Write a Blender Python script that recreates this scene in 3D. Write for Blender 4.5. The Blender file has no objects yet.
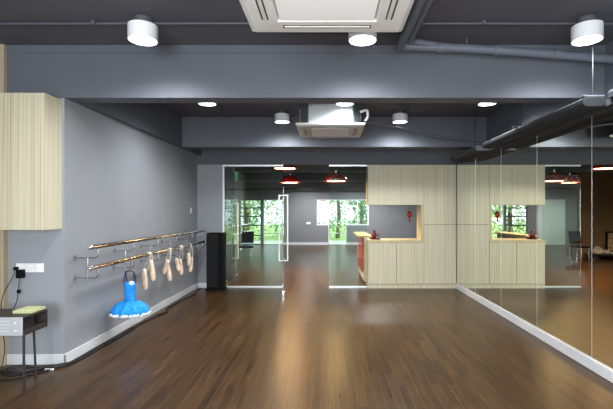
import bpy, bmesh, math, random
from mathutils import Vector, Matrix
S = bpy.context.scene
C = S.collection
random.seed(7)
PI = math.pi
# ------------------------------------------------------------------ camera, world, lights, exposure
F, VX, VY, CAMZ = 420.0, 329.0, 212.0, 1.48          # focal length and vanishing point in pixels of the 613x409 frame
cam = bpy.data.cameras.new('camera')
cam.sensor_width = 36.0
cam.lens = F / 613 * 36
cam.shift_x = (306.5 - VX) / 613
cam.shift_y = (VY - 204.5) / 613
cam.clip_start = 0.05
cam_o = bpy.data.objects.new('camera', cam)
C.objects.link(cam_o)
cam_o.location = (0, 0, CAMZ)
cam_o.rotation_euler = (PI / 2, 0, 0)
S.camera = cam_o

W = bpy.data.worlds.new('sky')
S.world = W
W.use_nodes = True
bg = W.node_tree.nodes['Background']
bg.inputs[0].default_value = (0.80, 0.91, 1.0, 1)
bg.inputs[1].default_value = 2.3

sun = bpy.data.lights.new('sun', 'SUN')
sun.energy = 5.0
sun.angle = 0.02
sun.color = (1.0, 0.95, 0.86)
sun_o = bpy.data.objects.new('sun', sun)
C.objects.link(sun_o)
sun_o.rotation_euler = Vector((-.62, .12, -.70)).to_track_quat('-Z', 'Y').to_euler()


def daylight(name, x0, x1, z0, z1, y, power):
    """daylight coming in through a window of the back wall"""
    l = bpy.data.lights.new(name, 'AREA')
    l.shape = 'RECTANGLE'
    l.size, l.size_y = x1 - x0, z1 - z0
    l.energy = power
    l.color = (0.86, 0.93, 1.0)
    o = bpy.data.objects.new(name, l)
    C.objects.link(o)
    o.location = ((x0 + x1) / 2, y, (z0 + z1) / 2)
    o.rotation_euler = (PI / 2, 0, 0)
    return o


daylight('window_daylight', -2.0, -0.1, 0.5, 2.5, -2.56, 150)
daylight('window_daylight', 1.85, 2.45, 0.5, 2.5, -2.56, 45)
fl_ = bpy.data.lights.new('camera_flash', 'POINT')      # the flash that fired with the photograph
fl_.energy = 150
fl_.shadow_soft_size = .05
fl_.color = (1.0, .98, .95)
fl_o = bpy.data.objects.new('camera_flash', fl_)
C.objects.link(fl_o)
fl_o.location = (-.06, .02, CAMZ + .06)
SPOT_W = 74.0
LAMP_COL = (0.93, 0.96, 1.0)

S.view_settings.view_transform = 'Standard'
S.view_settings.look = 'None'
S.view_settings.gamma = 1.0
S.view_settings.use_curve_mapping = False
S.view_settings.exposure = 0.75
S.cycles.max_bounces = 10
S.cycles.glossy_bounces = 6
S.cycles.transmission_bounces = 8
S.cycles.transparent_max_bounces = 12
S.cycles.sample_clamp_indirect = 6.0
S.cycles.caustics_refractive = False
S.cycles.caustics_reflective = False


# ------------------------------------------------------------------ materials
def mat(name, col=(.5, .5, .5), rough=.5, metal=0.0, emit=None, es=0.0, trans=0.0, spec=0.5, coat=0.0, ior=1.45):
    m = bpy.data.materials.new(name)
    m.use_nodes = True
    b = m.node_tree.nodes['Principled BSDF']
    b.inputs['Base Color'].default_value = (*col, 1)
    b.inputs['Roughness'].default_value = rough
    b.inputs['Metallic'].default_value = metal
    b.inputs['Transmission Weight'].default_value = trans
    b.inputs['Specular IOR Level'].default_value = spec
    b.inputs['Coat Weight'].default_value = coat
    b.inputs['IOR'].default_value = ior
    if emit:
        b.inputs['Emission Color'].default_value = (*emit, 1)
        b.inputs['Emission Strength'].default_value = es
    return m


def nodes(m):
    return m.node_tree.nodes, m.node_tree.links, m.node_tree.nodes['Principled BSDF']


def mottle(m, a, b, scale=(3, 3, 3), detail=4, lo=.35, hi=.65, bump=0.0, coord='Object'):
    """noise-driven colour between a and b, with an optional fine bump"""
    n, l, bs = nodes(m)
    tc = n.new('ShaderNodeTexCoord')
    mp = n.new('ShaderNodeMapping')
    mp.inputs['Scale'].default_value = scale
    no = n.new('ShaderNodeTexNoise')
    no.inputs['Scale'].default_value = 1.0
    no.inputs['Detail'].default_value = detail
    cr = n.new('ShaderNodeValToRGB')
    cr.color_ramp.elements[0].position = lo
    cr.color_ramp.elements[0].color = (*a, 1)
    cr.color_ramp.elements[1].position = hi
    cr.color_ramp.elements[1].color = (*b, 1)
    l.new(tc.outputs[coord], mp.inputs[0])
    l.new(mp.outputs[0], no.inputs['Vector'])
    l.new(no.outputs['Fac'], cr.inputs[0])
    l.new(cr.outputs[0], bs.inputs['Base Color'])
    if bump:
        bp = n.new('ShaderNodeBump')
        bp.inputs['Strength'].default_value = bump
        bp.inputs['Distance'].default_value = .004
        l.new(no.outputs['Fac'], bp.inputs['Height'])
        l.new(bp.outputs[0], bs.inputs['Normal'])
    return m


def laminate(name, a, b, c):
    m = mat(name, b, .42)
    n, l, bs = nodes(m)
    tc = n.new('ShaderNodeTexCoord')
    outs = []
    for sc in ((150, 150, .6), (46, 46, .25)):
        mp = n.new('ShaderNodeMapping')
        mp.inputs['Scale'].default_value = sc
        no = n.new('ShaderNodeTexNoise')
        no.inputs['Scale'].default_value = 1
        no.inputs['Detail'].default_value = 3
        l.new(tc.outputs['Object'], mp.inputs[0])
        l.new(mp.outputs[0], no.inputs['Vector'])
        outs.append(no.outputs['Fac'])
    ad = n.new('ShaderNodeMath')
    ad.operation = 'MULTIPLY_ADD'
    ad.inputs[1].default_value = .55
    l.new(outs[0], ad.inputs[0])
    ml = n.new('ShaderNodeMath')
    ml.operation = 'MULTIPLY'
    ml.inputs[1].default_value = .45
    l.new(outs[1], ml.inputs[0])
    l.new(ml.outputs[0], ad.inputs[2])
    cr = n.new('ShaderNodeValToRGB')
    e = cr.color_ramp.elements
    e[0].position, e[0].color = .36, (*a, 1)
    e[1].position, e[1].color = .64, (*c, 1)
    x = e.new(.5)
    x.color = (*b, 1)
    l.new(ad.outputs[0], cr.inputs[0])
    l.new(cr.outputs[0], bs.inputs['Base Color'])
    return m


def floor_mat():
    m = mat('dark_walnut_planks', (.06, .03, .02), .27, spec=.30)
    n, l, bs = nodes(m)
    tc = n.new('ShaderNodeTexCoord')
    sp = n.new('ShaderNodeSeparateXYZ')
    cb = n.new('ShaderNodeCombineXYZ')
    l.new(tc.outputs['Object'], sp.inputs[0])
    l.new(sp.outputs['Y'], cb.inputs['X'])
    l.new(sp.outputs['X'], cb.inputs['Y'])
    br = n.new('ShaderNodeTexBrick')
    br.offset = .37
    br.inputs['Scale'].default_value = 1
    br.inputs['Brick Width'].default_value = .62
    br.inputs['Row Height'].default_value = .072
    br.inputs['Mortar Size'].default_value = .0016
    br.inputs['Bias'].default_value = 0
    br.inputs['Color1'].default_value = (0.034, 0.0160, .0055, 1)
    br.inputs['Color2'].default_value = (0.063, 0.032, .0112, 1)
    br.inputs['Mortar'].default_value = (0.11, 0.065, .03, 1)
    l.new(cb.outputs[0], br.inputs['Vector'])
    mp = n.new('ShaderNodeMapping')
    mp.inputs['Scale'].default_value = (75, 2.0, 1)
    no = n.new('ShaderNodeTexNoise')
    no.inputs['Scale'].default_value = 1
    no.inputs['Detail'].default_value = 5
    l.new(tc.outputs['Object'], mp.inputs[0])
    l.new(mp.outputs[0], no.inputs['Vector'])
    cr = n.new('ShaderNodeValToRGB')
    cr.color_ramp.elements[0].position = .3
    cr.color_ramp.elements[0].color = (.40, .40, .40, 1)
    cr.color_ramp.elements[1].position = .72
    cr.color_ramp.elements[1].color = (1.65, 1.6, 1.5, 1)
    l.new(no.outputs['Fac'], cr.inputs[0])
    mx = n.new('ShaderNodeMix')
    mx.data_type = 'RGBA'
    mx.blend_type = 'MULTIPLY'
    mx.inputs['Factor'].default_value = 1
    l.new(br.outputs['Color'], mx.inputs['A'])
    l.new(cr.outputs[0], mx.inputs['B'])
    l.new(mx.outputs['Result'], bs.inputs['Base Color'])
    rr = n.new('ShaderNodeMapRange')
    rr.inputs['To Min'].default_value = .24
    rr.inputs['To Max'].default_value = .36
    l.new(no.outputs['Fac'], rr.inputs['Value'])
    l.new(rr.outputs[0], bs.inputs['Roughness'])
    bp = n.new('ShaderNodeBump')
    bp.inputs['Strength'].default_value = .10
    bp.inputs['Distance'].default_value = .0015
    l.new(no.outputs['Fac'], bp.inputs['Height'])
    l.new(bp.outputs[0], bs.inputs['Normal'])
    return m


def glass_mat(name, tint, rough=0.0):
    """thin pane: clear, tinted, with mirror reflections growing towards grazing view"""
    m = bpy.data.materials.new(name)
    m.use_nodes = True
    n, l = m.node_tree.nodes, m.node_tree.links
    n.remove(n['Principled BSDF'])
    tr = n.new('ShaderNodeBsdfTransparent')
    tr.inputs[0].default_value = (*tint, 1)
    gl = n.new('ShaderNodeBsdfGlossy')
    gl.inputs['Color'].default_value = (1, 1, 1, 1)
    gl.inputs['Roughness'].default_value = rough
    fr = n.new('ShaderNodeFresnel')
    fr.inputs['IOR'].default_value = 1.5
    mx = n.new('ShaderNodeMixShader')
    l.new(fr.outputs[0], mx.inputs[0])
    l.new(tr.outputs[0], mx.inputs[1])
    l.new(gl.outputs[0], mx.inputs[2])
    l.new(mx.outputs[0], n['Material Output'].inputs[0])
    return m


M = {}
M['floor'] = floor_mat()
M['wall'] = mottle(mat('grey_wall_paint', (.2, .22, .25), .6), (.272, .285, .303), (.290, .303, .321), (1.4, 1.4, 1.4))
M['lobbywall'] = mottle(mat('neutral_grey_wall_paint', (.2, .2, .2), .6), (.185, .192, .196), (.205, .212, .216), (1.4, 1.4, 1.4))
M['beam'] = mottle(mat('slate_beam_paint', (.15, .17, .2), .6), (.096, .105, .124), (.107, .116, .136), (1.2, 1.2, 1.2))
M['ceiling'] = mottle(mat('charcoal_ceiling_paint', (.09, .09, .1), .7), (.088, .087, .102), (.104, .103, .118), (.8, .8, .8), bump=.2)
M['pipe'] = mat('slate_painted_pipe', (.13, .145, .175), .42)
M['conduit'] = mat('charcoal_painted_conduit', (.085, .09, .105), .45)
M['trunk'] = mat('dark_trunking_enamel', (.032, .034, .038), .75, spec=.2)
M['skirting'] = mottle(mat('white_skirting_paint', (.75, .77, .78), .4), (.60, .62, .63), (.66, .67, .675), (2, 2, 8))
M['laminate'] = laminate('pale_zebrano_laminate', (.44, .385, .26), (.58, .53, .372), (.655, .61, .445))
M['laminate_edge'] = mottle(mat('pale_laminate_edge', (.5, .44, .25), .45), (.50, .425, .225), (.56, .48, .28), (4, 4, 30))
M['cladding'] = laminate('tan_striped_cladding', (.30, .235, .145), (.40, .325, .21), (.48, .40, .27))
M['gap'] = mat('gap_shade_dark', (.07, .06, .05), .7)  # dark tone standing in for shade in the door gaps
M['white'] = mat('white_plastic', (.80, .80, .79), .4)
M['lampwhite'] = mat('white_lamp_housing', (.82, .83, .85), .35)
M['acframe'] = mottle(mat('warm_white_casing', (.6, .58, .56), .5), (.66, .645, .62), (.70, .685, .66), (3, 3, 3))
M['acgrille'] = mat('bright_white_grille', (.93, .93, .93), .4)
M['dark'] = mat('dark_slot', (.035, .035, .04), .6)
M['vane'] = mat('air_vane_grey', (.60, .59, .57), .5)
M['galv'] = mottle(mat('galvanised_steel', (.62, .66, .68), .45, .35), (.56, .61, .64), (.70, .74, .76), (6, 6, 6))
M['foam'] = mat('dark_insulation_foam', (.07, .085, .09), .75)
M['steel'] = mat('polished_steel', (.62, .585, .55), .13, 1.0)
M['chrome'] = mat('brushed_chrome', (.76, .76, .75), .22, .92)
M['bracket_steel'] = mat('grey_bracket_steel', (.42, .42, .42), .25, .9)
M['maroon'] = mat('dark_maroon_glaze', (.10, .008, .010), .3)
M['alu'] = mottle(mat('satin_aluminium', (.80, .82, .82), .35, .55), (.78, .80, .80), (.84, .85, .85), (3, 3, 3))
M['emit'] = mat('lit_diffuser', (1, 1, 1), .5, emit=(.96, .98, 1.0), es=9.0)
M['warm_emit'] = mat('lit_warm_diffuser', (1, .9, .75), .5, emit=(1.0, .60, .28), es=38.0)
M['red'] = mat('red_gloss_enamel', (.26, .010, .008), .22, coat=.5)
M['redpanel'] = mottle(mat('red_lacquer', (.36, .012, .018), .3), (.33, .010, .016), (.40, .016, .022), (3, 3, 3))
M['mirror'] = mat('silver_mirror', (.85, .87, .78), .0, 1.0)
M['glass'] = glass_mat('clear_glass', (.86, .92, .89))
M['glass_leaf'] = glass_mat('door_glass', (.84, .92, .88))
M['frost'] = mottle(mat('pale_green_frosted_glass', (.5, .6, .55), .35), (.56, .66, .61), (.64, .74, .69), (1, 1, .6))
M['black'] = mat('black_laminate', (.0035, .0035, .004), .6, spec=.12)
M['black_rubber'] = mat('black_cable_rubber', (.014, .014, .015), .5)
M['blackmetal'] = mat('black_painted_metal', (.022, .022, .025), .4)
M['grillecloth'] = mottle(mat('black_speaker_cloth', (.01, .01, .01), .9), (.002, .002, .0025), (.005, .005, .0055), (160, 160, 160))
M['darkwood'] = mottle(mat('dark_brown_wood', (.06, .05, .045), .45), (.020, .017, .015), (.042, .036, .031), (3, 40, 40))
M['silver'] = mat('silver_faceplate', (.52, .53, .55), .45, .2)
M['lime'] = mottle(mat('pale_lime_card', (.62, .68, .28), .6), (.50, .53, .26), (.56, .58, .31), (5, 5, 5))
M['paper'] = mat('white_paper', (.82, .82, .80), .7)
M['blue'] = mottle(mat('bright_blue_stretch_fabric', (.0, .2, .6), .6), (.0, .20, .62), (.01, .30, .78), (14, 14, 14))
M['bluetulle'] = mottle(mat('bright_blue_tulle', (.0, .26, .7), .75), (.0, .19, .60), (.02, .34, .80), (40, 40, 8), bump=.5)
M['lace'] = mottle(mat('white_lace', (.78, .82, .86), .8), (.62, .72, .84), (.86, .88, .9), (60, 60, 60))
M['navy'] = mat('dark_blue_strap', (.012, .03, .09), .6)
M['satin'] = mottle(mat('peach_satin', (.66, .47, .36), .35), (.70, .52, .39), (.83, .67, .53), (18, 18, 18))
M['ribbon'] = mottle(mat('cream_ribbon', (.74, .64, .52), .4), (.76, .68, .58), (.88, .81, .72), (25, 25, 25))
M['lining'] = mat('tan_shoe_lining', (.56, .42, .31), .8)
M['brown'] = mottle(mat('warm_brown_wall', (.16, .085, .04), .55), (.225, .145, .070), (.26, .17, .085), (1, 1, 1))
M['linen'] = mottle(mat('beige_linen', (.5, .42, .32), .9), (.40, .33, .25), (.60, .52, .42), (9, 9, 9), bump=.6)
M['green'] = mat('green_sign_face', (.03, .24, .09), .4, emit=(.05, .5, .18), es=.6)
M['leaf'] = mottle(mat('green_leaves', (.2, .35, .08), .55), (.22, .34, .12), (.52, .64, .34), (1.6, 1.6, 1.6), coord='Object')
M['leaf2'] = mottle(mat('dark_green_leaves', (.1, .2, .05), .55), (.10, .18, .07), (.34, .46, .20), (2.2, 2.2, 2.2))
M['bark'] = mottle(mat('brown_bark', (.12, .09, .06), .9), (.08, .06, .04), (.18, .14, .10), (9, 9, 2))
M['grass'] = mottle(mat('grass', (.2, .3, .1), .9), (.16, .25, .07), (.30, .40, .14), (2, 2, 2))
M['paving'] = mottle(mat('pale_paving', (.55, .55, .52), .8), (.5, .5, .48), (.62, .62, .6), (2, 2, 2))
M['picture'] = mottle(mat('warm_picture_print', (.5, .3, .15), .6), (.30, .14, .06), (.72, .55, .34), (9, 9, 9))


# ------------------------------------------------------------------ mesh helpers (built in world coordinates)
ORIG = {}


class MB:
    def __init__(self):
        self.bm = bmesh.new()

    def box(self, x0, x1, y0, y1, z0, z1):
        v = [self.bm.verts.new(p) for p in ((x0, y0, z0), (x1, y0, z0), (x1, y1, z0), (x0, y1, z0),
                                            (x0, y0, z1), (x1, y0, z1), (x1, y1, z1), (x0, y1, z1))]
        for f in ((3, 2, 1, 0), (4, 5, 6, 7), (0, 1, 5, 4), (1, 2, 6, 5), (2, 3, 7, 6), (3, 0, 4, 7)):
            self.bm.faces.new([v[i] for i in f])
        return self

    def rings(self, rings, cap=True, closed=False):
        """skin a list of equal rings of points"""
        vs = [[self.bm.verts.new(p) for p in r] for r in rings]
        n = len(vs[0])
        m = len(vs)
        for i in range(m if closed else m - 1):
            a, b = vs[i], vs[(i + 1) % m]
            for j in range(n):
                self.bm.faces.new((a[j], a[(j + 1) % n], b[(j + 1) % n], b[j]))
        if cap and not closed:
            self.bm.faces.new(list(reversed(vs[0])))
            self.bm.faces.new(vs[-1])
        return self

    def tube(self, pts, r, seg=8, rx=None):
        pts = [Vector(p) for p in pts]
        up = None
        rs = []
        for i, p in enumerate(pts):
            t = (pts[min(i + 1, len(pts) - 1)] - pts[max(i - 1, 0)]).normalized()
            if up is None:
                up = Vector((0, 0, 1)) if abs(t.z) < .9 else Vector((1, 0, 0))
            s = t.cross(up).normalized()
            up = s.cross(t).normalized()
            rr = r[i] if isinstance(r, (list, tuple)) else r
            r2 = rx if rx is not None else rr
            rs.append([p + s * (r2 * math.cos(a)) + up * (rr * math.sin(a)) for a in [2 * PI * k / seg for k in range(seg)]])
        return self.rings(rs)

    def cyl(self, p0, p1, r, seg=20, r1=None):
        return self.tube([p0, p1], [r, r if r1 is None else r1], seg)

    def lathe(self, prof, c, seg=32, cap=False, sx=1, sy=1, wob=None):
        """profile of (radius, z) about the vertical axis through c"""
        rs = []
        for i, (r, z) in enumerate(prof):
            ring = []
            for k in range(seg):
                a = 2 * PI * k / seg
                q = r * (1 + (wob(a, i) if wob else 0))
                ring.append((c[0] + q * sx * math.cos(a), c[1] + q * sy * math.sin(a), c[2] + z))
            rs.append(ring)
        return self.rings(rs, cap=cap)

    def quad(self, a, b, c, d):
        self.bm.faces.new([self.bm.verts.new(p) for p in (a, b, c, d)])
        return self

    def prism(self, poly, axis, a, b):
        """extrude a 2-D outline: axis 'x' takes (y,z), 'y' takes (x,z), 'z' takes (x,y)"""
        def P(u, w, t):
            return (t, u, w) if axis == 'x' else (u, t, w) if axis == 'y' else (u, w, t)
        return self.rings([[P(u, w, a) for u, w in poly], [P(u, w, b) for u, w in poly]])

    def build(self, name, m, parent=None, bevel=0.0, smooth=False, solid=0.0, kind=None):
        bm = self.bm
        bmesh.ops.recalc_face_normals(bm, faces=bm.faces)
        vs = [v.co for v in bm.verts]
        if parent is None:
            org = Vector(((min(v.x for v in vs) + max(v.x for v in vs)) / 2, (min(v.y for v in vs) + max(v.y for v in vs)) / 2, min(v.z for v in vs)))
        else:
            org = Vector(ORIG[parent.name])
        for v in bm.verts:
            v.co -= org
        me = bpy.data.meshes.new(name)
        bm.to_mesh(me)
        bm.free()
        me.materials.append(M[m])
        if smooth:
            for p in me.polygons:
                p.use_smooth = True
            me.set_sharp_from_angle(angle=math.radians(40))
        o = bpy.data.objects.new(name, me)
        C.objects.link(o)
        if parent is None:
            o.location = org
        else:
            o.parent = parent
        ORIG[o.name] = tuple(org)
        if bevel:
            md = o.modifiers.new('bevel', 'BEVEL')
            md.width = bevel
            md.segments = 2
            md.limit_method = 'ANGLE'
        if solid:
            md = o.modifiers.new('thickness', 'SOLIDIFY')
            md.thickness = solid
        if kind:
            o['kind'] = kind
        return o


def thing(name, loc, label, cat, group=None):
    o = bpy.data.objects.new(name, None)
    C.objects.link(o)
    o.location = loc
    o.empty_display_size = .1
    ORIG[o.name] = tuple(loc)
    return tag(o, label, cat, group)


def tag(o, label, cat, group=None):
    o['label'] = label
    o['category'] = cat
    if group:
        o['group'] = group
    return o


def struct_root(name, loc, label=None):
    o = bpy.data.objects.new(name, None)
    C.objects.link(o)
    o.location = loc
    ORIG[o.name] = tuple(loc)
    o['kind'] = 'structure'
    if label:
        o['label'] = label
    return o


def st(name, m, boxes, label=None, bevel=0.0):
    b = MB()
    for q in boxes:
        b.box(*q)
    o = b.build(name, m, bevel=bevel)
    o['kind'] = 'structure'
    if label:
        o['label'] = label
    return o


def smooth_path(pts, n=8):
    pts = [Vector(p) for p in pts]
    out = []
    for i in range(len(pts) - 1):
        p0, p1, p2, p3 = pts[max(i - 1, 0)], pts[i], pts[i + 1], pts[min(i + 2, len(pts) - 1)]
        for k in range(n):
            t = k / n
            out.append(.5 * ((2 * p1) + (p2 - p0) * t + (2 * p0 - 5 * p1 + 4 * p2 - p3) * t * t + (3 * p1 - p0 - 3 * p2 + p3) * t ** 3))
    out.append(pts[-1])
    return out


# ------------------------------------------------------------------ room shell
XL, XR, XM = -2.57, 2.67, 2.47         # left wall, right wall above the mirrors, mirror face
YP, YG = 4.08, 8.25                    # pier face, glass partition
ZS, ZB = 3.093, 2.587                  # slab, underside of beams
YF = 19.0                              # far wall of the lobby
LX0, LX1 = -7.2, 5.2                   # lobby sides
XO = -3.7                              # outer left wall by the camera
YB = -2.5                              # back wall

st('floor', 'floor', [(LX0 - .2, LX1 + .2, YB - .2, YF + .02, -.1, 0)], 'dark walnut plank floor running through studio and lobby')
st('ceiling', 'ceiling', [(LX0 - .2, LX1 + .2, YB - .2, YF + .2, ZS, ZS + .2)], 'charcoal painted concrete ceiling slab')
st('wall_left', 'wall', [(-3.75, XL, YP, YG + .12, 0, ZS)], 'grey left wall behind the ballet barres')
st('wall_left_outer', 'wall', [(XO - .15, XO, YB, YP + .1, 0, ZS)])
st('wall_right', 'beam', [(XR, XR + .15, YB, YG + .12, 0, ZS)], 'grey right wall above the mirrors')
st('wall_right_furring', 'wall', [(XM + .012, XR, YB, 8.13, 0, 2.38)], 'boxed-out wall carrying the mirror panels')
st('wall_back', 'wall', [(XO - .15, -2.05, YB - .15, YB, 0, ZS), (-.05, 1.8, YB - .15, YB, 0, ZS), (2.5, XR + .15, YB - .15, YB, 0, ZS),
                         (-2.05, -.05, YB - .15, YB, 0, .45), (-2.05, -.05, YB - .15, YB, 2.55, ZS),
                         (1.8, 2.5, YB - .15, YB, 0, .45), (1.8, 2.5, YB - .15, YB, 2.55, ZS)])
st('wall_end', 'wall', [(XL, -2.085, YG - .05, YG + .12, 0, 2.405)], 'short grey end wall beside the glass partition')
st('wall_lintel', 'ceiling', [(XL, XR, YG - .05, YG + .12, 2.405, ZS)], 'lintel above the glass partition, its shade put into the dark colour')  # ceiling tone used on the lintel to hold its shade
st('trim_1', 'beam', [(XO, XR, YP - .012, YP + .195, ZB, ZS), (XO, XR, YP - .022, YP - .012, ZS - .075, ZS)], 'wide slate beam crossing the ceiling in front')
st('trim_2', 'beam', [(XL + .076, XR, 7.13, 7.35, ZB, ZS)], 'second slate beam crossing above the far bay')
st('trim_3', 'beam', [(XL, XL + .075, YP + .2, YG - .05, ZB, ZS)], 'slate beam running along the top of the left wall')
st('baseboard_left', 'skirting', [(XL, XL + .015, YP - .015, YG - .05, 0, .10)], 'white skirting below the ballet barres', .004)
st('baseboard_pier', 'skirting', [(-3.12, XL + .015, YP - .015, YP, 0, .10)], 'white skirting on the pier by the side table', .004)
st('baseboard_end', 'skirting', [(XL + .015, -2.085, YG - .065, YG - .05, 0, .10)], 'white skirting on the short end wall', .004)
st('baseboard_right', 'skirting', [(XM - .022, XM + .012, YB + .05, 8.12, 0, .105)], 'thick white skirting under the mirrors', .006)
st('trim_4', 'cladding', [(-3.69, -3.12, 4.03, YP, 0, ZS)], 'pale striped wood cladding at the left edge of the pier')
# lobby
st('wall_far', 'lobbywall', [(LX0, -5.75, YF, YF + .2, 0, ZS), (-4.5, -4.05, YF, YF + .2, 0, 2.05), (-3.05, -2.98, YF, YF + .2, 0, 2.05), (-2.08, -.56, YF, YF + .2, 0, 2.05),
                        (1.80, LX1, YF, YF + .2, 0, ZS),
                        (-5.75, 1.80, YF, YF + .2, 2.05, ZS), (-.56, -.03, YF, YF + .2, 0, .88), (.80, 1.80, YF, YF + .2, 0, .88)], 'grey far wall of the lobby')
st('wall_lobby_left', 'brown', [(LX0 - .15, LX0, YG, YF, 0, ZS)])
st('wall_lobby_right', 'lobbywall', [(LX1, LX1 + .15, YG, YF, 0, ZS)])
st('wall_lobby_front', 'lobbywall', [(LX0, -3.75, YG, YG + .12, 0, ZS), (XR + .15, LX1, YG, YG + .12, 0, ZS)])
st('wall_lobby_partition', 'brown', [(-5.6, -3.12, 13.5, 13.65, 0, ZS)], 'warm brown partition wall in the lobby, seen in the mirror')
st('baseboard_far', 'skirting', [(-2.08, -.03, YF - .016, YF, 0, .11), (.80, LX1, YF - .016, YF, 0, .11)])
st('trim_5', 'beam', [(LX0, LX1, 12.2, 12.5, 2.66, ZS)], 'dark ceiling beam across the lobby')
st('trim_6', 'beam', [(LX0, LX1, 15.8, 16.1, 2.66, ZS)], 'farther dark ceiling beam across the lobby')


def bar_frame(parent, x0, x1, y0, y1, z0, z1, w, m='alu', name='frame'):
    b = MB()
    b.box(x0, x0 + w, y0, y1, z0, z1).box(x1 - w, x1, y0, y1, z0, z1).box(x0 + w, x1 - w, y0, y1, z1 - w, z1).box(x0 + w, x1 - w, y0, y1, z0, z0 + w)
    return b.build(name, m, parent)


# fixed glazing of the partition (setting)
for k, (x0, x1, left, lab) in enumerate(((-2.085, -.905, True, 'fixed glass panel left of the doorway'), (0.0, .752, False, 'fixed glass panel between doorway and cabinets'))):
    w = struct_root('window_%d' % (k + 1), ((x0 + x1) / 2, YG, 0), lab)
    b = MB()
    b.box(x0, x1, YG - .02, YG + .02, 2.375, 2.405).box(x0, x1, YG - .02, YG + .02, 0, .028)
    if left:
        b.box(x0, x0 + .03, YG - .02, YG + .02, .028, 2.375)
    b.build('frame', 'alu', w)
    MB().box(x0 + (.03 if left else .002), x1, YG - .005, YG + .005, .028, 2.375).build('pane', 'glass', w)

# back windows (daylight comes in here)
for k, (x0, x1) in enumerate(((-2.05, -.05), (1.8, 2.5))):
    w = struct_root('window_%d' % (k + 3), ((x0 + x1) / 2, YB - .05, .45))
    bar_frame(w, x0, x1, YB - .05, YB, .45, 2.55, .05)

# far window of the lobby, with reflections in the partition glass built as openings
w = struct_root('window_5', (.6, YF, .88), 'white framed window in the far lobby wall')
bar_frame(w, -.56, -.03, YF + .02, YF + .08, .88, 2.05, .05, 'white')
bar_frame(w, .80, 1.80, YF + .02, YF + .08, .88, 2.05, .05, 'white')
MB().box(1.27, 1.32, YF + .025, YF + .075, .93, 2.0).box(-.51, -.08, YF + .025, YF + .075, 1.62, 1.66).build('mullion', 'white', w)
MB().box(-.51, -.08, YF + .045, YF + .055, .93, 2.0).box(.85, 1.75, YF + .045, YF + .055, .93, 2.0).build('pane', 'glass', w)
w = struct_root('door_3', (.385, YF, 0), 'glazed door added in the far lobby wall in place of a glass reflection')  # door stands in for a back opening reflected in the partition glass
bar_frame(w, -.03, .80, YF + .02, YF + .08, 0, 2.05, .04, 'white')
MB().box(.01, .76, YF + .03, YF + .07, .50, .54).build('rail', 'white', w)
MB().box(.01, .76, YF + .045, YF + .055, .04, 2.01).build('pane', 'glass', w)
w = struct_root('window_6', (-2.53, YF, 0), 'tall window added at the far left of the lobby, standing in for a reflection')  # built as a window for what the left partition glass reflects
bar_frame(w, -2.98, -2.08, YF + .02, YF + .08, 0, 2.05, .045, 'white')
MB().box(-2.935, -2.125, YF + .03, YF + .07, .48, .52).build('rail', 'white', w)
MB().box(-2.935, -2.125, YF + .045, YF + .055, .045, 2.0).build('pane', 'glass', w)
w = struct_root('window_7', (-3.55, YF, 0), 'window with dark horizontal bars added at the far left of the lobby, standing in for a reflection')
bar_frame(w, -4.05, -3.05, YF + .02, YF + .08, 0, 2.05, .05, 'pipe')
for z in (.42, .88, 1.28, 1.66):
    MB().box(-4.0, -3.1, YF + .02, YF + .08, z - .025, z + .025).build('bar', 'dark', w)
MB().box(-4.0, -3.1, YF + .085, YF + .095, .05, 2.0).build('pane', 'glass', w)
for k, (x0, x1) in enumerate(((-5.12, -4.5), (-5.75, -5.12))):
    w = struct_root('door_%d' % (k + 4), ((x0 + x1) / 2, YF, 0), 'pale frosted door in the far lobby wall, seen in the mirror')
    bar_frame(w, x0, x1, YF + .0, YF + .08, 0, 2.05, .06, 'skirting')
    MB().box(x0 + .06, x1 - .06, YF + .03, YF + .05, .06, 1.99).build('panel', 'frost', w)


def pull(parent, x, y, z0, z1, off=.075, r=.011):
    """a pair of rectangular pull bars, one on either face of a leaf that is seen edge-on"""
    for s in (-1, 1):
        b = MB()
        b.box(x + s * off - r, x + s * off + r, y - r, y + r, z0, z1)
        e = x + s * (off + r)
        for z in (z0, z1 - 2 * r):
            b.box(min(x, x + s * (off - r)), max(x, x + s * (off - r)), y - r, y + r, z, z + 2 * r)
        b.build('door_handle', 'lampwhite', parent, bevel=.003)


# open glass leaf at the doorway, swung towards the camera; its free edge faces us
w = struct_root('door_1', (-.90, YG - .03, 0), 'glass door leaf standing open towards the studio')
MB().prism([(-.905, 8.20), (-.895, 8.20), (-.795, 7.34), (-.805, 7.34)], 'z', .045, 2.36).build('pane', 'glass_leaf', w)
MB().prism([(-.92, 8.20), (-.88, 8.20), (-.866, 8.05), (-.906, 8.05)], 'z', .012, .10).build('pivot', 'chrome', w, bevel=.004)
MB().prism([(-.832, 7.49), (-.796, 7.49), (-.784, 7.36), (-.820, 7.36)], 'z', .008, .085).build('lock', 'chrome', w, bevel=.004)
MB().prism([(-.92, 8.20), (-.88, 8.20), (-.866, 8.05), (-.906, 8.05)], 'z', 2.30, 2.40).build('hinge', 'chrome', w, bevel=.004)
pull(w, -.811, 7.47, .605, 1.785)
w = struct_root('door_2', (-2.10, YG + .13, 0), 'glass door leaf standing open into the lobby')
MB().box(-2.085, -2.075, YG + .14, 9.55, .045, 2.36).build('pane', 'glass_leaf', w)
MB().box(-2.10, -2.06, 9.38, 9.52, .008, .085).build('lock', 'chrome', w, bevel=.004)
MB().box(-2.10, -2.06, YG + .14, YG + .29, .012, .10).build('pivot', 'chrome', w, bevel=.004)
pull(w, -2.08, 9.30, .44, 1.68, .065)
st('trim_7', 'skirting', [(-2.42, -2.30, 9.62, 9.72, 0, 2.2)], 'pale door jamb in the lobby behind the open leaf')

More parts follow.
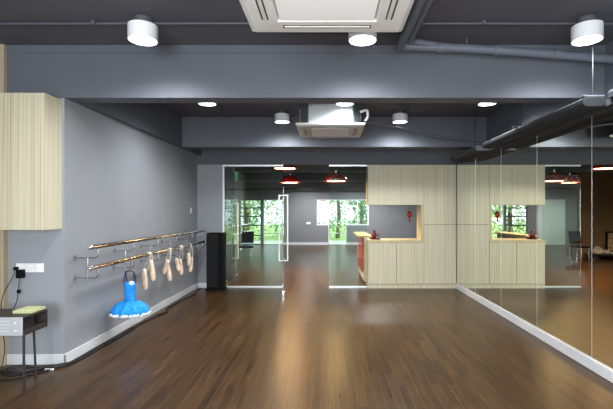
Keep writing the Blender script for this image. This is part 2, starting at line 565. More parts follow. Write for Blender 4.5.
# ------------------------------------------------------------------ mirrors
edges = [8.128, 7.08, 6.025, 4.985, 3.945, 2.90, 1.85]
for k, lab in enumerate(('mirror panel at the far end, touching the pale cabinets', 'second mirror panel from the pale cabinets',
                         'third mirror panel from the pale cabinets', 'fourth mirror panel from the pale cabinets, under the hanging rod',
                         'nearest mirror panel in the frame, at the right edge of the photo', 'mirror panel beside the camera')):
    y1, y0 = edges[k], edges[k + 1]
    t = thing('mirror_panel', (XM, (y0 + y1) / 2, .105), lab, 'mirror', 'wall mirrors')
    MB().box(XM, XM + .01, y0 + .004, y1 - .001, .105, 2.380).build('mirror_glass', 'mirror', t)
    MB().box(XM - .001, XM + .01, y0, y0 + .0035, .105, 2.380).build('edge_strip', 'alu', t)

# ------------------------------------------------------------------ fitted cupboards
# wall cupboard on the pier
t = thing('wall_cupboard', (-3.16, 3.95, 1.316), 'pale striped wood wall cupboard hung high on the pier', 'cupboard')
MB().box(-3.69, -2.594, 3.852, YP - .002, 1.316, 2.568).build('body', 'laminate', t)
MB().box(-3.69, -2.594, 3.832, 3.850, 1.316, 2.568).build('door', 'laminate', t)

YC, YD = 8.13, 8.56
X0, X1, X2, X3 = .755, 1.307, 1.839, 2.466
ZT = 2.395


def fitted(name, lab, x0, x1, z0, z1, doors, cat, plinth=False, y1=YD):
    t = thing(name, ((x0 + x1) / 2, (YC + y1) / 2, z0), lab, cat)
    MB().box(x0, x1, YC + .022, y1, z0 + (.085 if plinth else 0), z1).build('body', 'laminate', t)
    if plinth:
        MB().box(x0, x1, YC + .012, y1 - .02, z0, z0 + .082).build('plinth', 'laminate', t)
    MB().box(x0 + .004, x1 - .004, YC + .0195, YC + .0215, z0 + (.085 if plinth else .004), z1 - .004).build('carcass_edge', 'gap', t)  # dark sheet behind the doors, painting shade into the gaps
    for (a, b, c, d) in doors:
        MB().box(a + .004, b - .004, YC, YC + .019, c + .004, d - .004).build('door', 'laminate', t)
    return t


fitted('tall_cabinet', 'tall pale striped cabinet reaching from floor to lintel beside the mirrors', X2, X3, 0, ZT,
       [(X2, X3, .085, 1.235), (X2, X3, 1.235, ZT)], 'cabinet', True)
fitted('overhead_cabinet', 'pale striped overhead cabinet above the serving hatch', X0, X2 - .001, 1.615, ZT, [(X0, X2, 1.615, ZT)], 'cabinet')
fitted('base_cabinet', 'pale striped base cabinet under the serving hatch', X0, X2 - .001, 0, .885, [(X0, X1, .085, .885), (X1, X2, .085, .885)], 'cabinet', True)
tag(MB().box(X0 - .005, X2 - .001, YC - .006, YD + .06, .886, .94).build('countertop', 'laminate_edge', bevel=.003), 'pale yellow-edged countertop of the serving hatch', 'countertop')
tag(MB().box(X2 - .052, X2 - .001, YC + .004, YD, .941, 1.614).build('hatch_upright', 'laminate_edge', bevel=.002), 'pale upright panel closing the right side of the serving hatch', 'panel')

# ------------------------------------------------------------------ ceiling lights
def ceiling_light(x, y, lab, spot=True, power=1.0):
    t = thing('ceiling_light', (x, y, ZS), lab, 'ceiling light', 'surface mounted cylinder ceiling lights')
    r = .118
    MB().lathe([(r - .012, -.150), (r - .008, -.186), (r, -.186), (r, -.064), (r - .01, -.060), (.03, -.060)], (x, y, ZS), 40).build('housing', 'lampwhite', t, smooth=True)
    MB().lathe([(.001, 0), (.07, 0), (.07, -.0595), (.001, -.0595)], (x, y, ZS), 28).build('mounting', 'conduit', t, smooth=True)
    MB().lathe([(.0005, -.164), (r - .014, -.162), (r - .014, -.150), (.0005, -.150)], (x, y, ZS), 32).build('diffuser', 'emit', t)
    if spot:
        l = bpy.data.lights.new('lamp_glow', 'SPOT')
        l.energy = SPOT_W * power
        l.color = LAMP_COL
        l.spot_size = math.radians(160)
        l.spot_blend = .8
        l.shadow_soft_size = .07
        o = bpy.data.objects.new('lamp_glow', l)
        C.objects.link(o)
        o.parent = t
        o.location = (0, 0, -.20)


for x, y, lab in ((-1.55, 3.5, 'white cylinder ceiling light in front of the wide beam, left of the air conditioner'),
                  (.28, 3.5, 'white cylinder ceiling light in front of the wide beam, partly behind the near air conditioner'),
                  (2.15, 3.5, 'white cylinder ceiling light in front of the wide beam, near the mirror wall'),
                  (-1.61, 5.55, 'ceiling light just behind the wide beam on the left, only its lit face showing'),
                  (.21, 5.55, 'ceiling light just in front of the far air conditioner, only its lit face showing'),
                  (2.09, 5.55, 'ceiling light just behind the wide beam on the right, only its lit face showing'),
                  (-.745, 6.68, 'small far cylinder ceiling light left of the far air conditioner'),
                  (1.13, 6.68, 'small far cylinder ceiling light right of the far air conditioner')):
    ceiling_light(x, y, lab)
for x, y in ((-.7, 1.6), (1.15, 1.6)):  # out-of-view lamps continuing the staggered rows, added for their light
    ceiling_light(x, y, 'unseen ceiling light above the camera, added for its light')
for x, y in ((-2.9, 8.95), (1.2, 10.9), (-4.9, 17.0), (2.6, 16.9), (-.9, 17.6), (1.2, 17.6)):  # unseen lamps placed to brighten the lobby walls, doors and sign
    ceiling_light(x, y, 'unseen lobby ceiling light added to brighten the lobby', power=3.0)


# ------------------------------------------------------------------ cassette air conditioners
def cassette(cx, cy, zp, s, lab):
    t = thing('air_conditioner', (cx, cy, zp), lab, 'air conditioner', 'ceiling cassette air conditioners')
    h, hb = s / 2, s / 2 - .055
    c = .10
    # casing: octagonal insulated drum with galvanised sides
    oct_ = [(-hb + c, -hb), (hb - c, -hb), (hb, -hb + c), (hb, hb - c), (hb - c, hb), (-hb + c, hb), (-hb, hb - c), (-hb, -hb + c)]
    MB().prism([(cx + a, cy + b) for a, b in oct_], 'z', zp + .046, zp + .315).build('body', 'foam', t)
    pl = MB()
    for a, b in ((0, -1), (0, 1), (-1, 0), (1, 0)):
        if a == 0:
            y = cy + b * hb
            pl.box(cx - hb + c + .02, cx + hb - c - .02, min(y, y + b * .006), max(y, y + b * .006), zp + .05, zp + .312)
        else:
            x = cx + a * hb
            pl.box(min(x, x + a * .006), max(x, x + a * .006), cy - hb + c + .02, cy + hb - c - .02, zp + .05, zp + .312)
    pl.build('side_plate', 'galv', t)
    # fascia: sloped square frame with a raised lip, four slots, an intake grille
    def sq(q, z):
        return [(cx - q, cy - q, z), (cx + q, cy - q, z), (cx + q, cy + q, z), (cx - q, cy + q, z)]
    MB().rings([sq(h - .02, zp + .045), sq(h, zp + .04), sq(h, zp + .018), sq(h - .03, zp), sq(h * .62, zp - .004), sq(h * .60, zp + .010), sq(h * .60, zp + .045)], cap=False, closed=True).build('fascia', 'acframe', t, bevel=.004)
    g = h * .585
    gr = MB()
    gr.box(cx - g, cx + g, cy - g, cy + g, zp - .004, zp + .02)
    gr = gr.build('intake_grille', 'acgrille', t, bevel=.006)
    for k in range(4):
        rot = Matrix.Rotation(k * PI / 2, 3, 'Z')
        for nm, m, w0, w1, l_, z0, z1 in (('air_slot', 'dark', h * .715, h * .80, h * .56, zp - .0045, zp + .006), ('air_vane', 'vane', h * .732, h * .776, h * .54, zp - .009, zp - .0048)):
            b = MB()
            ps = [rot @ Vector(p) for p in ((w0, -l_, 0), (w1, -l_, 0), (w1, l_, 0), (w0, l_, 0))]
            b.rings([[(cx + p.x, cy + p.y, z0) for p in ps], [(cx + p.x, cy + p.y, z1) for p in ps]])
            b.build(nm, m, t)
    for a in (-1, 1):
        for b_ in (-1, 1):
            px, py = cx + a * (hb + .004), cy + b_ * (hb - c - .02)
            MB().cyl((px, py, zp + .25), (px, py, ZS), .006, 8).box(px - .02, px + .02, py - .02, py + .02, zp + .24, zp + .25).build('hanger_rod', 'chrome', t)
    return t


cassette(-.012, 2.185, 2.606, .95, 'large square white cassette air conditioner overhead, cut by the top of the photo')
ac = cassette(.02, 6.175, 2.652, .95, 'far square cassette air conditioner with exposed metal casing hanging below the slab')
MB().tube(smooth_path([(.43, 5.80, 2.86), (.50, 5.78, 2.88), (.53, 5.78, 2.86), (.53, 5.79, 2.78), (.50, 5.80, 2.74)]), .018, 10).build('drain_elbow', 'lampwhite', ac, smooth=True)

# ------------------------------------------------------------------ pipes and trunking
def pipe(name, pts, r, lab, cat='pipe', m='pipe', n=1, group=None):
    o = MB().tube(smooth_path(pts, n) if n > 1 else pts, r, 12).build(name, m, smooth=True)
    return tag(o, lab, cat, group)


c = thing('conduit', (0, 3.52, ZS), 'thin painted conduit crossing the ceiling between the front row of lights', 'conduit', 'ceiling conduits')
MB().tube([(XO + .02, 3.56, ZS - .018), (-.9, 3.56, ZS - .014), (.9, 3.56, ZS - .016), (XR, 3.56, ZS - .016)], .011, 10).build('tube', 'conduit', c, smooth=True)
MB().box(1.29, 1.32, 3.53, 3.59, ZS - .03, ZS).build('clip', 'conduit', c)
MB().box(-2.0, -1.97, 3.53, 3.59, ZS - .03, ZS).build('clip', 'conduit', c)
for x, y0, y1, lab in ((-1.66, YP + .21, 7.12, 'thin ceiling conduit running away from the camera at the left of the far bay'),
                       (1.22, YP + .21, 7.12, 'thin ceiling conduit running away from the camera at the right of the far bay')):
    pipe('conduit', [(x, y0, ZS - .012), (x, y1, ZS - .012)], .012, lab, 'conduit', m='conduit', group='ceiling conduits')

pz = thing('drain_pipe', (.72, 3.9, ZS), 'slate painted drain pipe pair turning a corner by the near air conditioner', 'pipe')
for r, dz, dy, dx in ((.040, .012, 0, 0), (.028, .030, .02, .075)):
    pts = [(.66 + dx, 1.2, 2.965 + dz), (.66 + dx, 3.72 - dx, 3.0 + dz), (.672 + dx, 3.83 - dx, 2.998 + dz), (.74 + dx, 3.88 + dy - dx, 2.996 + dz), (1.2, 3.88 + dy, 2.982 + dz), (2.0, 3.88 + dy, 2.93 + dz), (XR, 3.88 + dy, 2.88 + dz * .7)]
    MB().tube(smooth_path(pts, 5), r, 14).build('tube', 'pipe', pz, smooth=True)
for x in (1.02, 1.55, 2.10):
    z = 2.997 - max(0, x - 1.2) * .066
    MB().cyl((x - .03, 3.88, z), (x + .03, 3.88, z), .047, 16).build('coupling', 'pipe', pz, smooth=True)
MB().cyl((1.28, 3.90, 3.0), (1.28, 3.90, ZS), .005, 8).build('hanger', 'pipe', pz)
MB().cyl((.66, 3.40, 2.98), (.66, 3.40, ZS), .005, 8).build('hanger', 'pipe', pz)
pipe('refrigerant_pipe', [(.50, 6.10, 2.80), (1.1, 6.5, 2.775), (1.9, 6.85, 2.69), (2.5, 7.05, 2.665), (XR, 7.10, 2.66)], .016, 'thin sloping pipe from the far air conditioner towards the mirror wall', m='pipe', n=5)

t = thing('cable_trunking', (2.25, 4.8, 2.38), 'long dark suspended trunking above the mirrors with two hanging rods', 'trunking')
MB().prism([(2.163, 2.405), (2.19, 2.38), (2.33, 2.38), (2.36, 2.40), (2.36, 2.44), (2.33, 2.462), (2.19, 2.462), (2.163, 2.44)], 'y', 3.58, 5.95).build('channel', 'trunk', t, bevel=.004)
MB().box(2.36, XM - .002, 1.2, 7.55, 2.3805, 2.43).build('back_plate', 'trunk', t)
for x, y in ((2.235, 4.9), (2.262, 3.60)):
    MB().box(x - .09, x + .09, y - .02, y + .02, 2.463, 2.478).build('bracket', 'pipe', t, bevel=.003)
    MB().cyl((x, y, 2.478), (x, y, ZS), .006, 8).build('hanging_rod', 'blackmetal', t)
t = thing('cable_trunking', (2.25, 6.85, 2.38), 'short far section of suspended trunking beside the tall cabinet', 'trunking')
MB().prism([(2.163, 2.41), (2.185, 2.385), (2.355, 2.385), (2.355, 2.46), (2.185, 2.46), (2.163, 2.44)], 'y', 6.2, 7.5).build('channel', 'trunk', t, bevel=.004)
MB().cyl((2.26, 6.5, 2.46), (2.26, 6.5, ZS), .006, 8).build('hanging_rod', 'blackmetal', t)
t = thing('cable_trunking', (2.4, 2.4, 2.432), 'near section of suspended trunking at the right edge of the photo', 'trunking')
MB().prism([(2.34, 2.432), (2.46, 2.432), (2.46, 2.50), (2.36, 2.505), (2.335, 2.48)], 'y', 1.2, 3.52).build('channel', 'trunk', t, bevel=.004)
MB().cyl((2.40, 2.6, 2.50), (2.40, 2.6, ZS), .006, 8).build('hanging_rod', 'blackmetal', t)

# ------------------------------------------------------------------ ballet barre
RX, ZU, ZLO = -2.33, 1.134, .93
t = thing('ballet_barre', (XL, 6.0, .8), 'double polished steel ballet barre on the left wall', 'ballet barre')
for z in (ZU, ZLO):
    r_ = MB().tube([(RX, 4.095, z), (RX, 7.87, z)], .0235, 20).build('rail', 'steel', t, smooth=True)
    for y, s in ((4.095, -1), (7.87, 1)):
        MB().tube([(RX, y + s * q, z) for q in (-.012, .002, .012, .018)], [.0255, .0255, .02, .006], 20).build('end_cap', 'chrome', r_, smooth=True)
for y in (4.24, 5.02, 5.74, 6.45, 7.15, 7.74):
    b = MB()
    for z in (ZU, ZLO):
        za = z - .116
        b.tube(smooth_path([(XL + .006, y, za), (RX - .06, y, za), (RX - .02, y, za + .006), (RX - .003, y, za + .03), (RX, y, za + .06), (RX, y, z - .015)], 5), .0072, 10)
    b.cyl((XL + .135, y, ZLO - .116), (XL + .135, y, ZU - .116), .0085, 10)
    br = b.build('bracket', 'bracket_steel', t, smooth=True)
    for z in (ZU, ZLO):
        MB().cyl((XL, y, z - .116), (XL + .01, y, z - .116), .023, 16).build('wall_flange', 'bracket_steel', br, smooth=True)

# ------------------------------------------------------------------ dress on its hanger
dx, dy = -2.31, 4.875
t = thing('clothes_hanger', (dx, dy, .80), 'dark hanger hooked over the lower barre with the blue dress', 'hanger')
MB().tube([(dx, dy, .795), (dx + .002, dy, .85)] + [(RX + .034, dy, .905)] + [(RX + .031 * math.cos(a), dy, ZLO + .031 * math.sin(a)) for a in [math.radians(v) for v in (-20, 10, 40, 70, 100, 130, 160, 190)]], .0035, 8).build('hook', 'blackmetal', t, smooth=True)
MB().tube(smooth_path([(dx - .058, dy, .745), (dx - .05, dy, .775), (dx, dy, .797), (dx + .05, dy, .775), (dx + .058, dy, .745)], 5), .007, 8).build('shoulder_bar', 'blackmetal', t, smooth=True)
t = thing('ballet_dress', (dx, dy, .28), 'bright blue ballet dress with white lace hem hanging from the lower barre', 'dress')
MB().lathe([(.056, .665), (.064, .655), (.068, .62), (.066, .57), (.062, .52), (.064, .47), (.072, .44)], (dx, dy, 0), 36, sx=1.0, sy=.6).build('bodice', 'blue', t, smooth=True, solid=.004)
fr_ = lambda a, i: (.010 + .014 * i) * math.sin(12 * a + .6 * i) + .014 * math.sin(27 * a)
MB().lathe([(.066, .455), (.105, .444), (.152, .418), (.186, .380), (.203, .340), (.205, .305)], (dx, dy, 0), 96, sx=1.0, sy=.80, wob=fr_).build('skirt', 'bluetulle', t, smooth=True, solid=.003)
MB().lathe([(.075, .445), (.12, .395), (.162, .345), (.185, .300)], (dx, dy, -.004), 96, sx=1, sy=.76, wob=lambda a, i: (.02 + .014 * i) * math.sin(10 * a + 1.5 * i)).build('underskirt', 'blue', t, smooth=True, solid=.003)
MB().lathe([(.203, .322), (.214, .304), (.208, .284)], (dx, dy, 0), 120, sx=1.0, sy=.80, wob=lambda a, i: .055 * math.sin(12 * a + 2.6) + .035 * math.sin(31 * a + 1.3 * i)).build('lace_hem', 'lace', t, smooth=True, solid=.004)
for s_ in (-1, 1):
    MB().tube(smooth_path([(dx + s_ * .050, dy - .036, .655), (dx + s_ * .056, dy - .026, .71), (dx + s_ * .046, dy - .004, .787), (dx + s_ * .052, dy + .02, .72), (dx + s_ * .050, dy + .036, .655)], 5), .005, 8, rx=.011).build('strap', 'navy', t, smooth=True)
fl = MB()
for k in range(7):
    a = k * 2 * PI / 7
    q = (dx + .042 + .018 * math.cos(a), dy - .052, .662 + .014 * math.sin(a))
    fl.lathe([(.002, -.011), (.012, -.005), (.013, .004), (.003, .011)], q, 10, cap=True)
fl.build('rosette', 'lace', t, smooth=True)


# ------------------------------------------------------------------ pointe shoes
def pointe(top, tip, knot, lab, flip=0.0):
    """a shoe hanging toe down from its ribbon, which is tied round the lower rail"""
    top, tip, knot = Vector(top), Vector(tip), Vector(knot)
    ax = (tip - top)
    L = ax.length
    ax.normalize()
    side = ax.cross(Vector((math.sin(flip), -math.cos(flip), 0))).normalized()
    fr = side.cross(ax).normalized()          # the sole looks away from fr
    t = thing('pointe_shoe', tuple(tip), lab, 'ballet shoe', 'pointe shoes on the barre')
    prof = [(0, .014, .012), (.04, .026, .022), (.15, .031, .027), (.30, .029, .025), (.45, .030, .024), (.62, .036, .026), (.78, .038, .028), (.90, .033, .026), (.97, .024, .02), (1.0, .014, .012)]
    rs = []
    for q, w_, d_ in prof:
        cpos = top + ax * (q * L)
        rs.append([cpos + side * (.9 * w_ * math.cos(a)) + fr * (d_ * math.sin(a)) for a in [2 * PI * k / 20 for k in range(20)]])
    MB().rings(rs).build('upper', 'satin', t, smooth=True)
    ring = []
    for k in range(20):
        a = 2 * PI * k / 20
        ring.append((math.cos(a), math.sin(a)))
    o1 = [top + ax * (L * (.33 + .26 * v)) + side * (.019 * u) + fr * .0215 for u, v in ring]
    o2 = [top + ax * (L * (.33 + .26 * v)) + side * (.021 * u) + fr * .030 for u, v in ring]
    MB().rings([o1, o2]).build('lining', 'lining', t, smooth=True)
    s1 = [top + ax * (L * (.50 + .42 * v)) + side * (.022 * u * (1.15 if v > 0 else .8)) - fr * .022 for u, v in ring]
    s2 = [top + ax * (L * (.50 + .42 * v)) + side * (.020 * u * (1.15 if v > 0 else .8)) - fr * .031 for u, v in ring]
    MB().rings([s1, s2]).build('sole', 'lining', t, smooth=True)
    rb = MB()
    for s in (-1, 1):
        a0 = top + ax * (.16 * L) + side * (s * .024)
        mid = (a0 + knot) / 2 + side * (s * .010) + fr * .006
        rb.tube(smooth_path([a0, mid, knot + side * (s * .004)], 6), .0022, 8, rx=.0085)
    # loop round the rail
    lp = []
    for k in range(13):
        a = 2 * PI * k / 12
        lp.append((RX + .029 * math.cos(a), knot.y, ZLO + .029 * math.sin(a)))
    rb.tube(lp, .003, 8, rx=.010)
    rb.build('ribbon', 'ribbon', t, smooth=True)
    return t


def at(px, py, d):
    return ((px - VX) * d / F, d, CAMZ - (py - VY) * d / F)


def pair(knot_px, d, a, b, la, lb, bow=False):
    kx = RX + .034
    for (x0, y0, x1, y1, dd), lab, dk in ((a, la, -.022), (b, lb, .022)):
        dd = d + dd
        pointe(at(x0, y0, dd), at(x1, y1, dd), (kx, d + dk, ZLO - .012), lab, flip=random.uniform(-.5, .5))


pair((149, 253), 5.437, (144.5, 269, 145.5, 290, -.05), (151.0, 260, 153.5, 281, .05),
     'lower-hanging shoe of the peach satin pair nearest the blue dress', 'higher-hanging shoe of the peach satin pair nearest the blue dress')
pair((168.5, 249), 6.10, (168.0, 260, 164.0, 274, -.05), (167.5, 264, 170.2, 281, .05),
     'left shoe, tilted outward, of the second pair from the blue dress', 'right, lower shoe of the second pair from the blue dress')
pair((179, 246), 6.58, (176.0, 258, 179.2, 271, -.05), (180.2, 259, 181.4, 275, .05),
     'left shoe, crossing behind, of the third pair from the blue dress', 'right, lower shoe of the third pair from the blue dress')
pair((190, 243.5), 7.00, (188.8, 253, 189.0, 266, -.05), (191.6, 257, 190.2, 272, .05),
     'upper shoe of the farthest pair, nearest the black speaker', 'lower shoe of the farthest pair, nearest the black speaker')

# ------------------------------------------------------------------ tower speaker and switch
t = thing('tower_speaker', (-2.16, 8.05, 0), 'tall black floor-standing tower speaker in the corner beside the glass partition', 'speaker')
MB().box(-2.315, -2.0, 7.93, 8.175, .03, 1.083).build('cabinet', 'black', t, bevel=.006)
MB().box(-2.305, -2.10, 7.918, 7.929, .06, 1.06).build('grille', 'grillecloth', t, bevel=.004)
MB().box(-2.33, -1.985, 7.90, 8.18, 0, .03).build('plinth', 'black', t, bevel=.004)
sw = thing('light_switch', (XL, 7.80, 1.46), 'small white light switch on the left wall above the barre', 'switch')
MB().box(XL, XL + .01, 7.765, 7.835, 1.46, 1.56).build('plate', 'white', sw, bevel=.003)
MB().box(XL + .01, XL + .015, 7.785, 7.815, 1.485, 1.535).build('rocker', 'white', sw, bevel=.002)

# ------------------------------------------------------------------ side table with amplifier
t = thing('side_table', (-2.77, 3.65, 0), 'small dark wooden open-sided table on thin black legs before the pier', 'table')
TX0, TX1, TY0, TY1 = -3.0, -2.54, 3.50, 3.79
MB().box(TX0, TX1, TY0, TY1, .592, .607).build('tabletop', 'darkwood', t, bevel=.002)
MB().box(TX0, TX1, TY0, TY1, .45, .488).build('shelf', 'darkwood', t, bevel=.002)
MB().box(TX0, TX0 + .015, TY0, TY1, .489, .591).build('side_panel', 'darkwood', t)
MB().box(TX0 + .016, TX1, TY1 - .012, TY1, .489, .591).build('back_panel', 'darkwood', t)
for (xa, ya), (xb, yb) in (((-2.555, 3.515), (-2.55, 3.512)), ((-2.655, 3.775), (-2.632, 3.77)), ((-2.97, 3.50), (-2.985, 3.49)), ((-2.97, 3.77), (-2.985, 3.78))):
    l_ = MB().cyl((xb, yb, .012), (xa, ya, .45), .0095, 12).build('leg', 'blackmetal', t, smooth=True)
    MB().cyl((xb, yb, 0), (xb, yb, .012), .012, 12).build('foot', 'black_rubber', l_, smooth=True)
a = thing('amplifier', (-2.78, 3.58, .489), 'silver-fronted amplifier inside the dark side table', 'amplifier')
MB().box(-2.98, -2.60, 3.50, 3.70, .489, .570).build('case', 'blackmetal', a)
fp = MB().box(-3.0, -2.548, 3.482, 3.498, .452, .604).build('faceplate', 'silver', a, bevel=.003)
for k in range(4):
    z = .485 + k * .027
    MB().box(-2.97, -2.655, 3.479, 3.4825, z, z + .008).build('panel_line', 'vane', fp)
for z in (.49, .555):
    MB().cyl((-2.60, 3.483, z), (-2.60, 3.466, z), .011, 18).build('knob', 'vane', a, smooth=True)
tag(MB().box(-2.715, -2.552, 3.60, 3.785, .608, .634).build('notebook', 'lime', bevel=.004), 'pale lime green notebook lying on the side table', 'book')
s = thing('power_socket', (-2.895, YP, .90), 'white triple wall socket plate on the pier above the side table', 'socket')
for k in range(3):
    x0 = -3.035 + k * .09
    pl = MB().box(x0, x0 + .087, YP - .010, YP, .895, .982).build('plate', 'white', s, bevel=.003)
    MB().box(x0 + .03, x0 + .057, YP - .014, YP - .0101, .945, .965).build('switch', 'paper', pl)
p = thing('power_adapter', (-2.97, YP - .03, .86), 'black plug adapter in the wall socket with its cable hanging down', 'adapter')
MB().box(-2.998, -2.940, YP - .065, YP - .0105, .845, .925).build('plug', 'black', p, bevel=.005)
MB().tube(smooth_path([(-2.975, YP - .04, .846), (-2.98, YP - .045, .78), (-2.985, YP - .05, .70), (-2.97, YP - .08, .64), (-2.93, YP - .17, .57), (-2.86, YP - .17, .51)], 6), .004, 8).build('cable', 'black_rubber', p, smooth=True)
MB().box(-2.992, -2.968, YP - .058, YP - .034, .70, .735).build('inline_switch', 'black', p, bevel=.003)
p = thing('mains_plug', (-3.02, YP - .03, .92), 'small black mains plug at the left end of the wall socket', 'plug')
MB().cyl((-3.0205, YP - .0105, .935), (-3.0205, YP - .045, .935), .017, 14).build('plug', 'black', p, smooth=True)
MB().tube(smooth_path([(-3.022, YP - .04, .925), (-3.03, YP - .06, .85), (-3.036, YP - .17, .70), (-3.045, YP - .18, .5), (-3.05, YP - .13, .2), (-3.04, YP - .17, .012), (-2.95, YP - .12, .008)], 6), .004, 8).build('cable', 'black_rubber', p, smooth=True)

# floor cables
tag(MB().tube(smooth_path([(-3.10, 3.90, .012), (-2.90, 3.86, .012), (-2.72, 3.95, .012), (-2.60, 3.99, .012), (-2.53, 4.06, .012), (-2.515, 4.35, .012), (-2.50, 4.9, .012), (-2.49, 5.5, .012), (-2.44, 6.0, .012), (-2.38, 6.18, .012), (-2.47, 6.4, .012), (-2.46, 7.0, .012), (-2.41, 7.5, .012), (-2.46, 7.8, .012), (-2.47, 8.1, .012)], 8), .0105, 8).build('speaker_cable', 'black_rubber', smooth=True),
    'thick black cable running along the left skirting to the tower speaker', 'cable', 'floor cables')
tag(MB().tube(smooth_path([(-3.05, 3.78, .008), (-2.86, 3.70, .008), (-2.66, 3.86, .008), (-2.58, 4.0, .008), (-2.66, 4.04, .008), (-2.80, 3.98, .008), (-2.94, 4.03, .010), (-3.03, 3.94, .008), (-2.9, 3.80, .012), (-2.72, 3.90, .020), (-2.55, 4.03, .026), (-2.49, 4.18, .008), (-2.478, 4.6, .008), (-2.458, 5.3, .008)], 8), .0065, 8).build('floor_cable', 'black_rubber', smooth=True),
    'thin black cable coiled in loops on the floor under the side table', 'cable', 'floor cables')
tag(MB().box(-2.66, -2.58, 3.925, 3.945, 0, .012).build('cable_tag', 'paper', bevel=.002), 'small white tag lying by the coiled cables on the floor', 'tag')

# ------------------------------------------------------------------ lobby things
def pendant(x, y, z, d, lab):
    t = thing('pendant_lamp', (x, y, z), lab, 'pendant lamp', 'red dome pendant lamps')
    r = d / 2
    h = .19
    prof = [(.025, h), (.05, h - .004), (r * .55, h * .82), (r * .82, h * .5), (r * .97, h * .16), (r, 0)]
    MB().lathe(prof, (x, y, z), 40).build('shade', 'red', t, smooth=True, solid=.006)
    MB().lathe([(.0005, .028), (r * .90, .028), (r * .90, .018), (.0005, .018)], (x, y, z), 36).build('diffuser', 'warm_emit', t)
    MB().cyl((x, y, z + h - .004), (x, y, z + h + .06), .024, 14).build('cap', 'chrome', t, smooth=True)
    MB().cyl((x, y, z + h + .06), (x, y, ZS), .005, 8).build('cord', 'black_rubber', t)
    l = bpy.data.lights.new('lamp_glow', 'SPOT')
    l.energy = 130
    l.color = (1.0, .62, .30)
    l.spot_size = math.radians(140)
    l.spot_blend = .4
    l.shadow_soft_size = .12
    o = bpy.data.objects.new('lamp_glow', l)
    C.objects.link(o)
    o.parent = t
    o.location = (0, 0, .008)


pendant(-.94, 8.94, 2.395, .51, 'highest red pendant lamp, just behind the lintel above the open glass door')
pendant(-.957, 10.3, 2.19, .51, 'red pendant lamp seen right beside the open glass door')
pendant(.15, 8.95, 2.13, .51, 'red pendant lamp behind the glass panel next to the cabinets')

t = thing('reception_desk', (.78, 9.4, 0), 'reception desk with red side panel and pale top behind the cabinets', 'desk')
MB().box(.72, .86, 8.66, 10.2, .05, .955).build('carcass', 'white', t)
MB().prism([(8.70, .32), (8.95, .20), (10.15, .20), (10.15, .93), (8.70, .93)], 'x', .700, .718).build('red_panel', 'redpanel', t)
MB().prism([(.60, 8.80), (.66, 8.64), (.88, 8.64), (.88, 10.3), (.60, 10.3)], 'z', .957, .995).build('desktop', 'laminate_edge', t, bevel=.004)
MB().tube(smooth_path([(.70, 9.0, .80), (.63, 9.0, .80), (.62, 9.0, .76), (.62, 9.0, .56), (.63, 9.0, .52), (.70, 9.0, .52)], 4), .009, 8).build('rail', 'alu', t, smooth=True)
MB().box(.74, .85, 8.68, 10.18, 0, .05).build('plinth', 'dark', t)

t = thing('offering_tray', (.905, 8.34, .94), 'dark red round tray on the hatch countertop', 'tray')
MB().lathe([(.001, .012), (.085, .012), (.115, .035), (.122, .035), (.09, .0), (.001, .0)], (.905, 8.34, .941), 32).build('dish', 'maroon', t, smooth=True)
t = thing('teapot', (.895, 8.34, .953), 'small red teapot with a round lid standing on the tray', 'teapot')
MB().lathe([(.001, 0), (.035, 0), (.050, .03), (.053, .06), (.042, .095), (.028, .118), (.026, .135), (.001, .135)], (.895, 8.34, .9535), 28).build('pot', 'maroon', t, smooth=True)
MB().lathe([(.001, 0), (.034, 0), (.028, .02), (.01, .03), (.012, .045), (.001, .052)], (.895, 8.34, 1.089), 24).build('lid', 'maroon', t, smooth=True)
MB().tube(smooth_path([(.935, 8.34, .99), (.965, 8.34, 1.005), (.978, 8.34, 1.04), (.99, 8.34, 1.055)], 4), [.010] * 12 + [.007], 10).build('spout', 'maroon', t, smooth=True)
# hanging red paper flower in the hatch
t = thing('hanging_decoration', (1.60, 8.34, 1.42), 'red paper flower decoration hanging in the serving hatch', 'decoration')
fl = MB()
for k in range(9):
    a = 2 * PI * k / 9
    cx, cz = 1.60 + .030 * math.cos(a), 1.43 + .045 * math.sin(a)
    fl.lathe([(.003, -.03), (.02, -.012), (.022, .008), (.004, .028)], (cx, 8.34 + .012 * math.sin(3 * a), cz), 10, cap=True)
fl.build('petals', 'red', t, smooth=True)
MB().cyl((1.60, 8.34, 1.48), (1.60, 8.34, 1.6145), .003, 8).build('string', 'red', t)
MB().lathe([(.004, .0), (.014, -.03), (.018, -.08), (.001, -.085)], (1.60, 8.34, 1.37), 12).build('tassel', 'red', t, smooth=True)

e = thing('exit_sign', (-2.15, 9.70, 2.20), 'green and white exit sign hanging in the lobby behind the left glass', 'sign')
MB().box(-2.30, -2.11, 9.68, 9.71, 2.19, 2.40).build('face', 'green', e, bevel=.003)
MB().box(-2.30, -2.245, 9.672, 9.679, 2.20, 2.39).build('arrow_panel', 'paper', e)
MB().cyl((-2.2, 9.695, 2.40), (-2.2, 9.695, ZS), .005, 8).build('rod', 'chrome', e)


def chair(x, y, lab):
    t = thing('lobby_chair', (x, y, 0), lab, 'chair')
    MB().box(x - .20, x + .20, y - .20, y + .20, .43, .47).build('seat', 'black', t, bevel=.012)
    MB().prism([(y + .18, .55), (y + .20, .55), (y + .27, .90), (y + .25, .90)], 'x', x - .19, x + .19).build('backrest', 'black', t, bevel=.006)
    for sx in (-1, 1):
        MB().tube([(x + sx * .18, y - .18, 0), (x + sx * .17, y - .17, .43)], .011, 10).build('leg', 'chrome', t, smooth=True)
        MB().tube([(x + sx * .18, y + .20, 0), (x + sx * .175, y + .175, .45), (x + sx * .17, y + .255, .80)], .011, 10).build('leg', 'chrome', t, smooth=True)


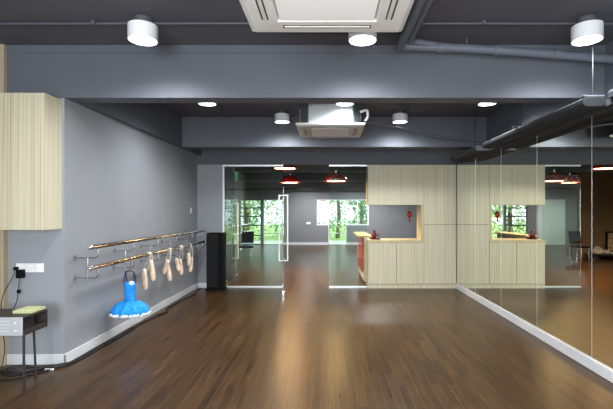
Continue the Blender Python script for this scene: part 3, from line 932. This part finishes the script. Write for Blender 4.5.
chair(-2.45, 12.4, 'black chair standing in the lobby behind the left glass panel')
b = thing('low_bench', (-3.75, 13.1, 0), 'low dark bench before the brown lobby wall, seen in the mirror', 'bench')
MB().box(-4.6, -3.20, 12.85, 13.40, .14, .18).build('seat', 'darkwood', b, bevel=.006)
for x in (-4.5, -3.32):
    MB().box(x - .04, x + .04, 12.9, 13.35, 0, .139).build('leg', 'darkwood', b)
f = thing('picture_frame', (-4.0, 13.35, .18), 'black framed picture leaning on the brown wall, seen in the mirror', 'picture')
MB().box(-4.36, -3.88, 13.36, 13.39, .181, .86).build('frame', 'black', f, bevel=.004)
MB().box(-4.31, -3.93, 13.352, 13.359, .23, .81).build('print', 'picture', f)
c = MB()
c.lathe([(.02, 0), (.13, .01), (.16, .07), (.13, .15), (.07, .21), (.02, .23)], (-3.40, 13.05, .181), 28, cap=True, wob=lambda a, i: .16 * math.sin(3 * a + i) + .06 * math.sin(7 * a - i))
c.lathe([(.02, 0), (.11, .01), (.13, .05), (.09, .11), (.02, .13)], (-3.63, 13.0, .181), 28, cap=True, wob=lambda a, i: .14 * math.sin(4 * a + i))
tag(c.build('cloth_bundle', 'linen', smooth=True), 'crumpled beige cloth bundle on the low bench, seen in the mirror', 'cloth')
tag(MB().box(-4.1, -3.78, 12.9, 13.12, .181, .225).build('paper_stack', 'paper', bevel=.003), 'white stack of papers on the low bench, seen in the mirror', 'papers')
o = thing('wall_outlet', (-.94, YF, .94), 'small white outlet plate on the far lobby wall', 'socket')
MB().box(-1.03, -.83, YF - .01, YF, .93, 1.03).build('plate', 'white', o, bevel=.003)
MB().box(-.99, -.87, YF - .014, YF - .0101, .96, 1.0).build('insert', 'paper', o)
pipe('lobby_pipe', [(LX0, YF - .25, 2.50), (LX1, YF - .25, 2.50)], .03, 'thin dark pipe crossing high on the far lobby wall', m='dark')

# ------------------------------------------------------------------ outside
st('ground', 'paving', [(-16, 16, YF + .2, YF + 3.2, -.12, -.02)], 'pale paving outside the far windows')
st('ground_lawn', 'grass', [(-30, 30, YF + 3.2, 50, -.12, -.02)])


def tree(x, y, h, r, m, lab, n=1500, low=.4):
    t = thing('garden_tree', (x, y, -.02), lab, 'tree', 'trees outside the far windows')
    MB().tube(smooth_path([(x, y, -.02), (x + .08, y, h * .3), (x - .05, y + .1, h * .7)], 4), [.14, .13, .13, .12, .12, .10, .09, .08, .06], 10).build('trunk', 'bark', t, smooth=True)
    b = MB()
    cl = [(x + random.uniform(-r, r), y + random.uniform(-r, r) * .6, random.uniform(low, h)) for _ in range(22)]
    for _ in range(n):
        c_ = random.choice(cl)
        p = Vector(c_) + Vector((random.gauss(0, .34), random.gauss(0, .34), random.gauss(0, .30)))
        if p.y < YF + .7:
            p.y = YF + .7 + random.random() * .2
        if p.z < .05:
            p.z = .05 + random.random() * .1
        u = Vector((random.uniform(-1, 1), random.uniform(-1, 1), random.uniform(-1, 1))).normalized()
        w_ = u.cross(Vector((random.uniform(-1, 1), random.uniform(-1, 1), random.uniform(-1, 1)))).normalized()
        s = random.uniform(.07, .14)
        b.quad(p - u * s, p + w_ * s * .45, p + u * s, p - w_ * s * .45)
    f = b.build('foliage', m, t)


for x, y, h, r, m, lab in ((-4.3, 21.3, 4.0, .8, 'leaf', 'leafy tree outside the barred window at the far left'),
                           (-2.5, 24.2, 4.4, .9, 'leaf', 'leafy bright tree outside the added tall far window'),
                           (-1.0, 21.3, 4.0, .7, 'leaf2', 'tree outside the left part of the far window'),
                           (.5, 24.2, 4.4, .8, 'leaf', 'bright leafy tree outside the added far glazed door'),
                           (2.1, 21.3, 4.0, .8, 'leaf2', 'dark leafy tree outside the right part of the far window')):
    tree(x, y, h, r, m, lab, 1200)
for k, (x, m) in enumerate(((-9.5, 'leaf2'), (-5.6, 'leaf2'), (-1.7, 'leaf'), (2.2, 'leaf2'), (6.0, 'leaf2'))):
    tree(x, 29, 5.5, .95, m, 'tree standing further back behind the garden trees', 1600)
